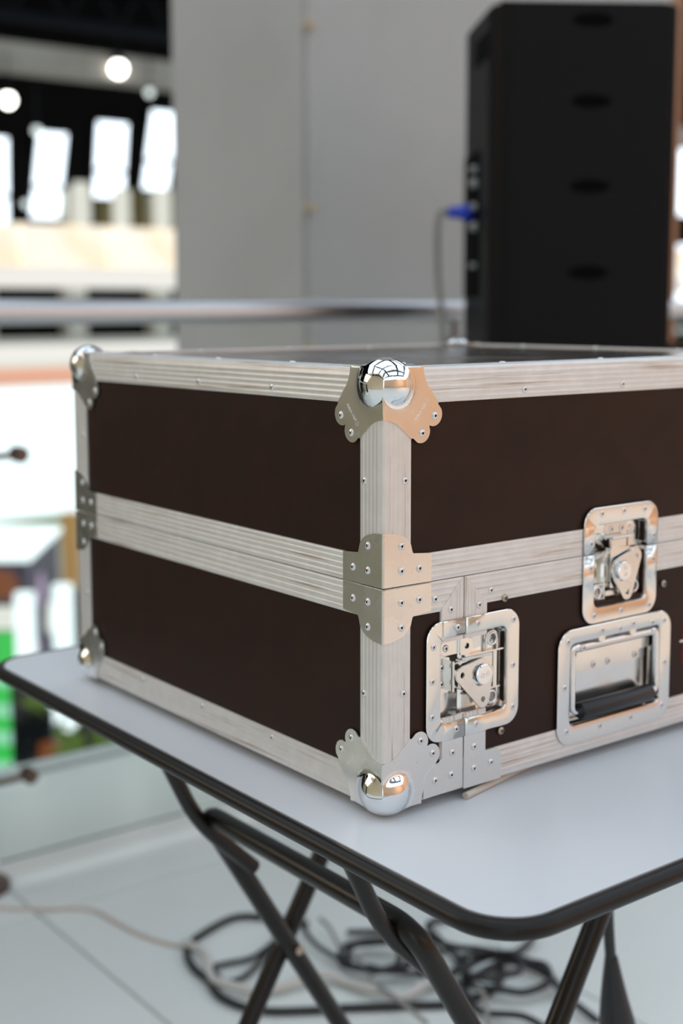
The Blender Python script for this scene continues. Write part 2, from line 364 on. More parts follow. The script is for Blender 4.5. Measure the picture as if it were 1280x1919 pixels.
# windows low behind the far right end
for k, (y0, z0, wd, ht) in enumerate(((15.72, 2.55, .9, 1.05), (15.75, 1.15, .9, .95), (16.9, 1.15, .9, .95))):
    wr = empty('window_%d' % (40+k), (WX, y0+wd/2, z0), kind='structure')
    bm = bmesh.new(); box(bm, (WX-.04, y0-.05, z0-.05), (WX+.01, y0+wd+.05, z0+ht+.05)); build('window_frame', bm, 'dark_steel', wr, smooth=0)
    bm = bmesh.new(); box(bm, (WX+.011, y0, z0), (WX+.02, y0+wd, z0+ht)); build('window_pane', bm, 'day', wr, smooth=0)
bm = bmesh.new(); box(bm, (-9.15, -2, 2.99), (-8.85, 16, 3.18)); bt = build('trim_2', bm, 'beige', kind='structure', smooth=0)
for i in range(5):                                       # dark roof trusses over the atrium
    z = 3.55+i*.5; bm = bmesh.new()
    tube(bm, [(-9.6, 1+i*.1, z), (-9.6, 14, z)], .05, 8); tube(bm, [(-9.6, 1+i*.1, z+.42), (-9.6, 14, z+.42)], .04, 8)
    for k in range(26): tube(bm, [(-9.6, 1+k*.5, z), (-9.6, 1.25+k*.5, z+.42), (-9.6, 1.5+k*.5, z)], .022, 6)
    if i < 3: build('roof_truss', bm, 'dark_steel', label=['lowest dark steel roof truss above the pale beam', 'dark steel roof truss in the middle of the three', 'topmost dark steel roof truss'][i], cat='truss')
    else: bm.free()
def lamp(y, z, r, m, lab, x=-9.0, grp=None):
    bm = bmesh.new(); lathe(bm, [(0, -r), (r*.7, -r*.7), (r, 0), (r*.7, r*.7), (0, r)], 16, frame((x+.2, y, z), (0, 1, 0), (0, 0, 1), (1, 0, 0), 1))
    L = empty('ceiling_lamp', (x+.2, y, z), lab, 'lamp', grp); build('bulb', bm, m, L)
    bm = bmesh.new(); tube(bm, [(x+.2, y, z+r*.8), (x+.2, y, z+.35)], .006, 6); lathe(bm, [(r*.9, 0), (r*.4, r*.8), (.01, r)], 14, Matrix.Translation((x+.2, y, z+r*.7))); build('lamp_holder', bm, 'dark_steel', L)
lamp(4.55, 3.06, .065, 'lamp', 'bright white lamp in front of the pale beam, left of the pillar')
lamp(4.83, 2.90, .035, 'lamp_dim', 'dim round lamp close to the pillar, above the slanted windows')
lamp(3.83, 2.52, .035, 'lamp_dim', 'dim round lamp left of the slanted windows')
lamp(3.60, 2.73, .055, 'lamp', 'bright lamp cut by the left edge of the view')
lamp(3.72, 1.96, .03, 'lamp_dim', 'faint round lamp between the slanted windows and the balcony')
# balcony with lit panels, olive wall patch, cream posts
bal = empty('far_balcony', (-11.8, 6, 1.3), 'far balcony band lit warm cream with pale columns, across the atrium', 'balcony')
y = 1.0
while y < 16:
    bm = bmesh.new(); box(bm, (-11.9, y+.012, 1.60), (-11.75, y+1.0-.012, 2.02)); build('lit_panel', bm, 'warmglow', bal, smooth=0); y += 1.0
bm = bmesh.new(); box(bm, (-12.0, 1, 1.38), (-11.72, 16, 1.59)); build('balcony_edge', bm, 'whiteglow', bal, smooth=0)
y = 2.56
while y < 15:
    for lo_, hi_ in (((-11.98, y-.10, .865), (-11.78, y+.12, 1.375)), ((-11.98, y-.07, 2.03), (-11.8, y+.09, 2.4))):
        bm = bmesh.new(); box(bm, lo_, hi_); build('column', bm, 'cream', bal, bevel=.01)
    y += 1.02
for y0, hh in ((5.66, .44), (6.12, .40), (6.62, .42)):
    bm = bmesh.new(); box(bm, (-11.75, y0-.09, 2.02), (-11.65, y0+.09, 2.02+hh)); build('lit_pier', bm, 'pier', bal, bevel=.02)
bm = bmesh.new(); box(bm, (-12.04, 6.0, 2.0), (-11.99, 7.2, 2.45)); build('wall_panel', bm, 'olive', bal, smooth=0)
bm = bmesh.new(); box(bm, (-12.0, 1, .80), (-11.6, 16, .86)); build('ledge', bm, 'cream', bal, smooth=0)
# lit shop front below the balcony
shop = empty('lit_shopfront', (-11.9, 5, -2.72), 'large bright shop front under the far balcony seen through the railing glass', 'shop front')
y = 1.2
while y < 11:
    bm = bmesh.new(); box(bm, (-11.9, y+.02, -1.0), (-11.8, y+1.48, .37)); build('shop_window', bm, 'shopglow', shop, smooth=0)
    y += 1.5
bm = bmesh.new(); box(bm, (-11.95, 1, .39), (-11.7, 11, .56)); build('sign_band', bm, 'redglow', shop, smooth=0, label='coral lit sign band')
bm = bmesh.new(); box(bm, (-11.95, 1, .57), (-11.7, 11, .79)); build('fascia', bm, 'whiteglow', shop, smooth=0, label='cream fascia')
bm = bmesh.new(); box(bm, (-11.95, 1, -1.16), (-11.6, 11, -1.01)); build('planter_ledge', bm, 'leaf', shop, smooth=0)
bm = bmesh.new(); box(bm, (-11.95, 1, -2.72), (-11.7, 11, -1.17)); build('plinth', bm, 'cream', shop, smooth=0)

# ---------------------------------------------------------------- kiosk below the railing
KD = Vector((-1.147, .823, 0)); KE = Vector((.234, .309, 0)).normalized(); KO = Vector((-8.434, 3.494, -2.72))
KT = frame(KO, -KE, KD.normalized(), (0, 0, 1), 1)
kio = empty('advertising_kiosk', KO + KD*.5 - KE*.8, 'square kiosk with white top, dark picture band and green lettered panel, beyond the railing', 'kiosk')
bm = bmesh.new(); box(bm, (.03, .03, 0), (1.6, 1.38, 1.95)); build('body', bm, 'purple', kio, T=KT, smooth=0)
bm = bmesh.new(); box(bm, (0, 0, 1.95), (1.63, 1.41, 1.997)); build('roof', bm, 'shopglow', kio, T=KT, smooth=0, label='white flat roof')  # roof emits its own white in place of light on it
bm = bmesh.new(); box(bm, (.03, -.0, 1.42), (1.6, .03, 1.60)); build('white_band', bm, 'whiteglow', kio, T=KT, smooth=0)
bm = bmesh.new(); prism(bm, rrect(.06, -.024, .46, -.006, .004, 2)[:0] or rrect(.10, 1.66, .55, 1.88, .1, 6), 0, .02); build('picture', bm, 'orangepic', kio, T=KT @ Matrix(((1, 0, 0, 0), (0, 0, -1, .035), (0, 1, 0, 0), (0, 0, 0, 1))), smooth=0, label='orange picture on dark ground')
bm = bmesh.new(); box(bm, (.0, .005, .25), (1.6, .03, 1.40)); gp = build('green_panel', bm, 'green', kio, T=KT, smooth=0)
for k, (zz, ww) in enumerate(((1.02, .34), (.78, .36), (.56, .28), (.32, .38))):
    bm = bmesh.new(); 
    for j in range(3): prism(bm, rrect(.13+j*.13, zz-.055, .13+j*.13+.10, zz+.055, .03, 4), 0, .008)
    T2 = KT @ Matrix(((1, 0, 0, 0), (0, 0, -1, .005), (0, 1, 0, 0), (0, 0, 0, 1)))
    build('lettering', bm, 'mint', gp, T=T2, smooth=0)
for z0, aa, mm in ((1.62, .55, 'pink'), (1.30, .9, 'whiteglow'), (1.1, .35, 'pink')):
    bm = bmesh.new(); prism(bm, circ(aa, z0, .14, 16), 0, .008); T2 = KT @ Matrix(((0, 0, -1, .03), (1, 0, 0, 0), (0, 1, 0, 0), (0, 0, 0, 1)))
    build('side_print', bm, mm, kio, T=T2, smooth=0)
GP = [(-7.31, 3.13, -1.61), (-7.06, 3.13, -1.62), (-6.42, 2.82, -1.55), (-7.41, 3.47, -1.76), (-6.53, 3.18, -1.53), (-6.76, 2.85, -1.64), (-7.016, 2.91, -1.36)]
# goods and lights around the kiosk on the lower floor
def totem(name, x, y, z0, z1, wd, mm, lab, cat):
    bm = bmesh.new(); prism(bm, rrect(-wd/2, -.06, wd/2, .06, .03, 4), z0+.05, z1); t = empty(name, (x, y, -2.72), lab, cat)
    T = frame((x, y, 0), KE, KD.normalized(), (0, 0, 1), 1); build('panel', bm, mm, t, T=T, bevel=.01)
    bm = bmesh.new(); box(bm, (-wd/2-.03, -.12, -2.72), (wd/2+.03, .12, z0+.05)); build('base', bm, 'dark_steel', t, T=T, smooth=0)
totem('light_column', -8.0, 3.25, -1.55, -.90, .14, 'shopglow', 'tall glowing white column right of the kiosk', 'light')
totem('light_column', -8.6, 3.84, -1.60, -1.02, .16, 'shopglow', 'second glowing white column beside the flight case edge', 'light')
totem('banner_stand', -10.4, 4.80, -1.52, -.75, .16, 'orange', 'upright orange banner stand behind the light columns', 'banner')
totem('clothing_rack', GP[3][0], GP[3][1], -1.98, -1.60, .16, 'black', 'black draped rack below the table edge between green plants', 'rack')
totem('display_crate', GP[5][0], GP[5][1], -1.85, -1.62, .15, 'orangepic', 'brown and orange display crate next to the black rack', 'crate')
def globe(x, y, z, r, lab):
    t = empty('globe_lamp', (x, y, -2.72), lab, 'lamp'); bm = bmesh.new(); bmesh.ops.create_uvsphere(bm, u_segments=20, v_segments=12, radius=r, matrix=Matrix.Translation((x, y, z))); build('globe', bm, 'shopglow', t)
    bm = bmesh.new(); tube(bm, [(x, y, -2.71), (x, y, z-r)], .01, 8); lathe(bm, [(0, 0), (.1, 0), (.1, .015), (0, .02)], 18, Matrix.Translation((x, y, -2.72))); build('stem', bm, 'grey_plastic', t)
globe(GP[0][0], GP[0][1], GP[0][2], .075, 'white globe lamp nearest the kiosk, under the table edge')
globe(GP[1][0], GP[1][1], GP[1][2], .055, 'smaller white globe lamp above the lime plant')
def plant(x, y, z, s, n, lab):
    t = empty('potted_plant', (x, y, -2.72), lab, 'plant'); rnd = random.Random(int(x*1000)); bm = bmesh.new()
    for k in range(n):
        c = Vector((x, y, z)) + Vector((rnd.gauss(0, s*.45), rnd.gauss(0, s*.45), rnd.gauss(0, s*.6)))
        d = Vector((rnd.gauss(0, 1), rnd.gauss(0, 1), rnd.gauss(.4, .8))).normalized()*s*.45; q = d.cross(Vector((rnd.random(), rnd.random(), rnd.random()))).normalized()*s*.14
        v = [bm.verts.new(c-d), bm.verts.new(c+q), bm.verts.new(c+d), bm.verts.new(c-q)]; bm.faces.new(v)
    build('foliage', bm, 'leaf', t, smooth=0, kind='stuff')
    bm = bmesh.new(); lathe(bm, [(0, 0), (s*.5, 0), (s*.62, z+2.72-s*.9), (0, z+2.72-s*.9)], 18, Matrix.Translation((x, y, -2.72))); build('pot', bm, 'dark_steel', t)
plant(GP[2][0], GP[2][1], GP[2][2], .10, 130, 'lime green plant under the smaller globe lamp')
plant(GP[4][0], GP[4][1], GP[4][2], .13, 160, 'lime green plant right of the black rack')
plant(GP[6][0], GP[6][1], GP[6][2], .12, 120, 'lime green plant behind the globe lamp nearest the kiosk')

# ================================================================ FOLDING TABLE
Z0 = .73; TT = Z0-.0091
tab = empty('folding_table', (-.239, .27, 0), 'folding table with pale grey laminate top, black edging and black tubular legs', 'table')
ax0, ax1, ay0, ay1 = -.662, .188, -.050, .585
bm = bmesh.new(); prism(bm, rrect(ax0, ay0, ax1, ay1, .042, 10), TT-.0135, TT); build('tabletop', bm, 'ttop', tab, smooth=30, label='pale grey laminate top')
e = .0045; bm = bmesh.new(); P = [(a, b, TT-.0072) for a, b in rrect(ax0-e, ay0-e, ax1+e, ay1+e, .046, 12)]
tube(bm, P, .0075, 16, closed=True); build('edging', bm, 'trim', tab, smooth=50, label='black rounded plastic edging')
XF, XN = -.416, -.06; YB, ZB = .086, Z0-.149; sl = 1.655
def foot1(y=YB, z=ZB): return (y+(z-.012)/sl)
f1 = foot1()
bm = bmesh.new(); tube(bm, bendpath([(XF, f1, .012), (XF, YB, ZB), (XN, YB, ZB), (XN, f1, .012)], .035, 8), .0112, 14); lf1 = build('leg_frame', bm, 'tube', tab, smooth=50)
XF2, XN2 = XF-.023, XN+.023; YC, ZC = .208, Z0-.345
ytop = YC+.006+(TT-.026-ZC)/sl; f2 = YC+.006-(ZC-.012)/sl
bm = bmesh.new(); tube(bm, bendpath([(XF2, f2, .012), (XF2, ytop, TT-.026), (XN2, ytop, TT-.026), (XN2, f2, .012)], .035, 8), .0112, 14); lf2 = build('leg_frame', bm, 'tube', tab, smooth=50)
for X, s in ((XF, 1), (XN, -1)):
    sx = X+s*.0205
    bm = bmesh.new(); tube(bm, bendpath([(sx, .006, TT-.016), (sx, .066, Z0-.150), (sx, .140, Z0-.222)], .035, 8), .0085, 12); build('strut', bm, 'tube', tab, smooth=50)
    bm = bmesh.new(); lathe(bm, [(0, -.016), (.005, -.016), (.0055, .016), (0, .017)], 12, frame((X+s*.008, .118, Z0-.199), (0, 1, 0), (0, 0, 1), (1, 0, 0), 1)); build('rivet', bm, 'steel_dark', tab)
    bm = bmesh.new(); lathe(bm, [(0, -.027), (.006, -.026), (.004, -.02), (.004, .02), (.006, .026), (0, .027)], 12, frame((X-s*.0115, YC, ZC), (0, 1, 0), (0, 0, 1), (1, 0, 0), 1)); build('pivot_bolt', bm, 'steel_dark', tab)
    bm = bmesh.new(); box(bm, (sx-.02, -.008, TT-.0165), (sx+.02, .028, TT-.0136)); build('bracket', bm, 'tube', tab)
for X, y in ((XF, f1), (XN, f1), (XF2, f2), (XN2, f2)):
    bm = bmesh.new(); lathe(bm, [(0, 0), (.014, 0), (.0145, .02), (.0115, .028), (0, .028)], 14, Matrix.Translation((X, y, 0))); build('rubber_foot', bm, 'rubber', tab)
for s in (XF2, XN2):
    bm = bmesh.new(); box(bm, (s-.018, ytop-.018, TT-.037), (s+.018, ytop+.018, TT-.0136)); build('bracket', bm, 'tube', tab, bevel=.003)
# cable hanging under the right side of the table
hp = empty('hanging_cable', (-.10, .41, .30), 'black cable with a thick moulded plug hanging behind the right table leg', 'cable')
bm = bmesh.new(); tube(bm, smoothpath([(-.10, .40, TT-.019), (-.10, .395, .60), (-.10, .396, .50), (-.10, .402, .44), (-.10, .408, .40)], 6), [.006]*25, 10); build('cord', bm, 'cable_black', hp)
bm = bmesh.new(); tube(bm, smoothpath([(-.10, .403, .44), (-.10, .410, .39), (-.10, .420, .34), (-.10, .430, .29), (-.10, .438, .25)], 4), [.007, .009, .011, .013, .015, .017, .019, .020, .021, .021, .021, .021, .0205, .020, .019, .018, .014], 14); build('plug', bm, 'rubber', hp)
bm = bmesh.new(); tube(bm, smoothpath([(-.10, .436, .255), (-.10, .445, .15), (-.12, .46, .04), (-.2, .55, .008), (-.35, .72, .008)], 6), .0045, 8); build('cord', bm, 'cable_black', hp)

# ================================================================ FLIGHT CASE
L, Wd, H = .5314, .5734, .357
SEAM = .1832
case = empty('flight_case', (-L/2, Wd/2, TT), 'dark brown flight case with ridged aluminium edges and chrome ball corners on the table', 'case')
FR = frame((0, 0, Z0), (0, 1, 0), (0, 0, 1), (1, 0, 0))            # right face: a = y, b = z, h = x   (millimetres)
FL = frame((0, 0, Z0), (-1, 0, 0), (0, 0, 1), (0, -1, 0))
FB = frame((-L, 0, Z0), (0, 1, 0), (0, 0, 1), (-1, 0, 0))
FY = frame((0, Wd, Z0), (-1, 0, 0), (0, 0, 1), (0, 1, 0))
FT = frame((0, 0, Z0+H), (-1, 0, 0), (0, 1, 0), (0, 0, 1))
FD = frame((0, 0, Z0), (-1, 0, 0), (0, 1, 0), (0, 0, -1))
Lm, Wm, Hm, Sm = L*1000, Wd*1000, H*1000, 183.2
# shared rivet and screw meshes
bm = bmesh.new(); lathe(bm, [(.0031, 0), (.0031, .0004), (.0027, .0009), (.0019, .0013), (.00125, .00135), (.0010, .0011), (.0009, .0002), (0, .0002)], 16, mi=[0, 0, 0, 0, 0, 1, 1])
me_r = bpy.data.meshes.new('rivet'); bmesh.ops.recalc_face_normals(bm, faces=bm.faces); bm.to_mesh(me_r); bm.free(); me_r.materials.append(M['alu']); me_r.materials.append(M['hole'])
for p_ in me_r.polygons: p_.use_smooth = True
me_r.set_sharp_from_angle(angle=math.radians(50))
bm = bmesh.new(); lathe(bm, [(.0037, 0), (.0036, .0007), (.0028, .0016), (.0014, .0021), (0, .0022)], 18)
n0 = len(bm.faces)
for rz in (0, PI/2):
    vs = box(bm, (-.0018, -.0004, .0018), (.0018, .0004, .00232)); bmesh.ops.rotate(bm, verts=vs, cent=(0, 0, 0), matrix=Matrix.Rotation(rz+.3, 3, 'Z'))
bm.faces.ensure_lookup_table()
for f_ in list(bm.faces)[n0:]: f_.material_index = 1
me_s = bpy.data.meshes.new('screw'); bm.to_mesh(me_s); bm.free(); me_s.materials.append(M['steel_dark']); me_s.materials.append(M['hole'])
for p_ in me_s.polygons: p_.use_smooth = True
me_s.set_sharp_from_angle(angle=math.radians(50))
def rivets(parent, F, pts, h=0, me=None, name='rivet'):
    n = Vector((F[0][2], F[1][2], F[2][2]))
    for a, b in pts:
        o = bpy.data.objects.new(name, me or me_r); link(o, parent, aim(F @ Vector((a, b, h)), n, random.uniform(0, 6)))

# panels -------------------------------------------------------------
def panel(name, F, us, vs, holes, parent, m='panel', h=-1.4, t=5.5, **k):
    bm = bmesh.new(); g = {}
    def V(i, j):
        if (i, j) not in g: g[i, j] = bm.verts.new((us[i], vs[j], h))
        return g[i, j]
    fs = []
    for i in range(len(us)-1):
        for j in range(len(vs)-1):
            cu, cv = (us[i]+us[i+1])/2, (vs[j]+vs[j+1])/2
            if any(a < cu < c and b < cv < d for a, b, c, d in holes): continue
            fs.append(bm.faces.new((V(i, j), V(i+1, j), V(i+1, j+1), V(i, j+1))))
    r = bmesh.ops.extrude_face_region(bm, geom=fs); bmesh.ops.translate(bm, vec=(0, 0, -t), verts=[x for x in r['geom'] if isinstance(x, bmesh.types.BMVert)])
    return build(name, bm, m, parent, smooth=0, T=F, **k)
C0, CL, CW = 8, Lm-8, Wm-8
lab = {}
panel('lid_panel', FR, [8, 245, 317, CW], [Sm+4, 209.5, Hm-2.5], [(245, Sm, 317, 209.5)], case)
panel('base_panel', FR, [8, 62, 136, 218, 245, 317, 340, CW], [2.5, 30, 63, 104, 133, 138, Sm-4],
      [(62, 63, 136, 133), (218, 30, 340, 104), (245, 138, 317, Sm)], case)
for F_, U in ((FL, CL), (FB, CW), (FY, CL)):
    panel('lid_panel', F_, [8, U], [Sm+4, Hm-2.5], [], case); panel('base_panel', F_, [8, U], [2.5, Sm-4], [], case)
panel('top_panel', FT, [3, Lm-3], [3, Wm-3], [], case, 'toppanel', label='dark brown top panel with painted grey sheen')
panel('bottom_panel', FD, [3, Lm-3], [3, Wm-3], [], case)
bm = bmesh.new(); box(bm, (-L+.008, .022, Z0+.008), (-.022, Wd-.008, Z0+H-.008)); build('inner_lining', bm, 'inner', case, smooth=0)

# ridged aluminium angle along the case edges ---------------------------
def angle_bar(O, A, B, ax, ln, m, w=28.5, name='edge_extrusion', skipA=None, wB=None):
    """O corner start (world m); A,B in-face inward directions; ax length direction; outward normal of face A is -B"""
    def leg(wd):
        o = [(wd, 0.0)]
        for s in (25.2, 20.6, 16.0, 11.4, 6.8):
            if s+1 < wd: o += [(s+.95, 0.), (s+.55, .24), (s-.55, .24), (s-.95, 0.)]
        return o
    la = leg(w); lb = leg(wB or w); r = 2.6
    pts = [(s, -h) for s, h in la]+[(r-r*math.sin(t), r-r*math.cos(t)) for t in [PI/2*k/5 for k in range(6)]]+[(-h, s) for s, h in reversed(lb)]
    th = 1.55; pts += [((th), (wB or w)), (th, th), (w, th)]
    A, B, ax, O = Vector(A), Vector(B), Vector(ax), Vector(O); bm = bmesh.new()
    r0_ = [bm.verts.new(O+A*(p*.001)+B*(q*.001)) for p, q in pts]; r1_ = [bm.verts.new(v.co+ax*ln) for v in r0_]
    for i in range(len(pts)): bm.faces.new((r0_[i], r0_[(i+1) % len(pts)], r1_[(i+1) % len(pts)], r1_[i]))
    bm.faces.new(r0_); bm.faces.new(r1_[::-1])
    return build(name, bm, m, case, smooth=50)
def flat_bar(F, a0, b0, a1, b1, along, m, name='rim_extrusion', h0=-1.5, ridges=None, parent=None):
    bm = bmesh.new(); wd = (b1-b0) if along == 'a' else (a1-a0)
    rs = ridges or [wd*k for k in (.14, .34, .54, .74, .92)]
    prof = [(0, 0)]
    for s in rs: prof += [(s-.85, 0), (s-.5, .24), (s+.5, .24), (s+.85, 0)]
    prof += [(wd, 0), (wd, h0), (0, h0)]
    def P_(s, h, e_): return (a0 if e_ == 0 else a1, b0+s, h) if along == 'a' else (a0+s, b0 if e_ == 0 else b1, h)
    A_ = [bm.verts.new(P_(s, h, 0)) for s, h in prof]; B_ = [bm.verts.new(P_(s, h, 1)) for s, h in prof]
    for i in range(len(prof)): bm.faces.new((A_[i], A_[(i+1) % len(prof)], B_[(i+1) % len(prof)], B_[i]))
    bm.faces.new(A_); bm.faces.new(B_[::-1])
    return build(name, bm, m, parent or case, smooth=50, T=F)
X_, Y_, Zv = Vector((1, 0, 0)), Vector((0, 1, 0)), Vector((0, 0, 1))
top, bot = Z0+H, Z0
G = .012
e_ru = angle_bar((0, G, top), (0, 0, -1), (-1, 0, 0), Y_, Wd-2*G, 'alu_y')
e_lu = angle_bar((-G, 0, top), (0, 0, -1), (0, 1, 0), -X_, L-2*G, 'alu_x')
e_bu = angle_bar((-L, G, top), (0, 0, -1), (1, 0, 0), Y_, Wd-2*G, 'alu_y')
e_yu = angle_bar((-G, Wd, top), (0, 0, -1), (0, -1, 0), -X_, L-2*G, 'alu_x')
e_rd = angle_bar((0, G, bot), (0, 0, 1), (-1, 0, 0), Y_, Wd-2*G, 'alu_y')
e_ld = angle_bar((-G, 0, bot), (0, 0, 1), (0, 1, 0), -X_, L-2*G, 'alu_x')
e_bd = angle_bar((-L, G, bot), (0, 0, 1), (1, 0, 0), Y_, Wd-2*G, 'alu_y')
e_yd = angle_bar((-G, Wd, bot), (0, 0, 1), (0, -1, 0), -X_, L-2*G, 'alu_x')
vert = []
for ox, oy, A, B in ((0, 0, (-1, 0, 0), (0, 1, 0)), (-L, 0, (1, 0, 0), (0, 1, 0)), (0, Wd, (-1, 0, 0), (0, -1, 0)), (-L, Wd, (1, 0, 0), (0, -1, 0))):
    for z0, z1 in ((Z0+G, Z0+SEAM-.0004), (Z0+SEAM+.0004, top-G)):
        A_, B_ = Vector(A)*.00025, Vector(B)*.00025
        vert.append(angle_bar(Vector((ox, oy, z0))-A_-B_, A, B, Zv, z1-z0, 'alu_z'))
# rivets on the edges
rivets(e_ru, FR, [(y, 335) for y in (155, 280, 405, 500)]); rivets(e_ru, FT, [(22, y) for y in (150, 275, 400, 500)])
rivets(e_lu, FL, [(x, 336) for x in (151, 271, 390)]); rivets(e_lu, FT, [(x, 22) for x in (151, 271, 390)])
rivets(e_ld, FL, [(x, 21.5) for x in (155, 273, 390)]); rivets(e_rd, FR, [(y, 21.5) for y in (420, 500)])
rivets(e_bu, FT, [(Lm-22, y) for y in (150, 275, 400)]); rivets(e_yu, FT, [(x, Wm-22) for x in (151, 271, 390)])
rivets(vert[1], FR, [(22, 268)], .3); rivets(vert[1], FL, [(23, 267.5)], .3); rivets(vert[0], FR, [(21, 95)], .3); rivets(vert[0], FL, [(23.5, 93.5)], .3)
rivets(vert[3], FL, [(Lm-22, 268)], .3); rivets(vert[2], FL, [(Lm-22, 94)], .3)
# rims of lid and base
for F_, U, am in ((FL, Lm, 'alu_x'), (FB, Wm, 'alu_y'), (FY, Lm, 'alu_x')):
    flat_bar(F_, 28.6, Sm+.35, U-28.6, 207, 'a', am); flat_bar(F_, 28.6, 157, U-28.6, Sm-.35, 'a', am)
for a, b in ((28.6, 240), (322, Wm-28.6)):
    flat_bar(FR, a, Sm+.35, b, 207, 'a', 'alu_y')
rr = flat_bar(FR, 28.6, 157, 86.2, Sm-.35, 'a', 'alu_y'); rivets(rr, FR, [(55, 168)])
rr = flat_bar(FR, 87.6, 157, 240, Sm-.35, 'a', 'alu_y'); rivets(rr, FR, [(118, 167)])
flat_bar(FR, 322, 157, Wm-28.6, Sm-.35, 'a', 'alu_y')

# pointed strap that runs down the front between rim and latch ------------
def strap(poly, name='front_strap', m='alu_z', h0=-1.5, h1=.6, riv=(), bev=.0003):
    bm = bmesh.new(); prism(bm, poly, h0, h1); o = build(name, bm, m, case, T=FR, smooth=30, bevel=bev); rivets(o, FR, riv, h1); return o
strap([(61, 130), (86.4, 130), (86.4, 183), (85.4, 183), (61, 158)], riv=[(72, 157)])
strap([(87.4, 130), (113.5, 130), (113.5, 158), (88.6, 183), (87.4, 183)], riv=[(104, 156.5)])
def ridges_on(poly_a, b0, b1f):
    bm = bmesh.new()
    for a in poly_a: prism(bm, [(a-.4, b0), (a+.4, b0), (a+.4, b1f(a)), (a-.4, b1f(a))], .55, .9)
    build('strap_ridges', bm, 'alu_z', case, T=FR, smooth=0)
ridges_on((79, 82.5, 92, 96, 100), 140, lambda a: 183-abs(a-87)-2)
strap([(61, 4), (86.4, 4), (86.4, 66), (61, 66)], h1=.5); strap([(87.4, 1), (113.5, 1), (113.5, 66), (87.4, 66)], h1=.5)
# bottom plates under latch
def plate(name, poly, riv, F=FR, h0=.4, h1=1.5, m='plate'):
    bm = bmesh.new(); prism(bm, poly, h0, h1); o = build(name, bm, m, case, T=F, smooth=30, bevel=.0003); rivets(o, F, riv, h1); return o
plate('joint_plate', [(62.3, 47.2), (86.2, 47.2), (86.2, 3)] + [(42.5, 1.5), (42.5, 17)] + [(44, 21.5), (48, 25.5), (53, 28.2), (59, 29.4), (62.3, 32)], [(74, 35), (73, 16), (55, 15)])
plate('joint_plate', [(87.4, .5), (87.4, 49), (112.4, 49), (112.4, 29), (122, 29)] + circ(122, 20, 9.2, 6, PI/2, 0, True) + [(131.2, .5)], [(99, 35), (99, 16), (119, 17)])

# corner braces at the seam (lid and base halves) ---------------------------
def braces(ox, oy, A, B):
    """one lid brace and one base brace wrapping the vertical edge at (ox,oy)"""
    for half in (1, -1):
        bm = bmesh.new(); arc = [(0, 44.5), (10, 43.6), (18, 41.5), (24, 38), (27.5, 33.5), (29, 28)]
        poly = [(0, 1.0)]+[(49.5, .6), (49.5, 24), (30, 25.8)]+arc[::-1]
        for d, n in ((A, B), (B, A)):
            d = Vector(d); n = -Vector(n); T = frame(Vector((ox, oy, Z0+SEAM)), d, (0, 0, half), n); b2 = bmesh.new()
            prism(b2, poly, .3, 1.5); bmesh.ops.transform(b2, matrix=T, verts=b2.verts); me = bpy.data.meshes.new('t'); b2.to_mesh(me); b2.free(); bm.from_mesh(me); bpy.data.meshes.remove(me)
        # rounded fold
        O = Vector((ox, oy, Z0+SEAM)); ring = []
        for zz in (.001*half, .0445*half):
            ring.append([bm.verts.new(O+Vector((0, 0, zz)) - Vector(A)*(.0015*math.sin(t)) - Vector(B)*(.0015*math.cos(t))) for t in [PI/2*k/4 for k in range(5)]] + [bm.verts.new(O+Vector((0, 0, zz)))])
        for i in range(6): bm.faces.new((ring[0][i], ring[0][(i+1) % 6], ring[1][(i+1) % 6], ring[1][i]))
        bm.faces.new(ring[0]); bm.faces.new(ring[1][::-1])
        o = build('corner_brace', bm, 'plate', case, smooth=30)
        for d, n in ((A, B), (B, A)):
            T = frame(O, d, (0, 0, half), -Vector(n)); rivets(o, T, [(17.5, 32.8 if half > 0 else 33.2), (17.5, 12.8), (36.5, 12.8)], 1.5)
braces(0, 0, (-1, 0, 0), (0, 1, 0)); braces(-L, 0, (1, 0, 0), (0, 1, 0)); braces(0, Wd, (-1, 0, 0), (0, -1, 0)); braces(-L, Wd, (1, 0, 0), (0, -1, 0))

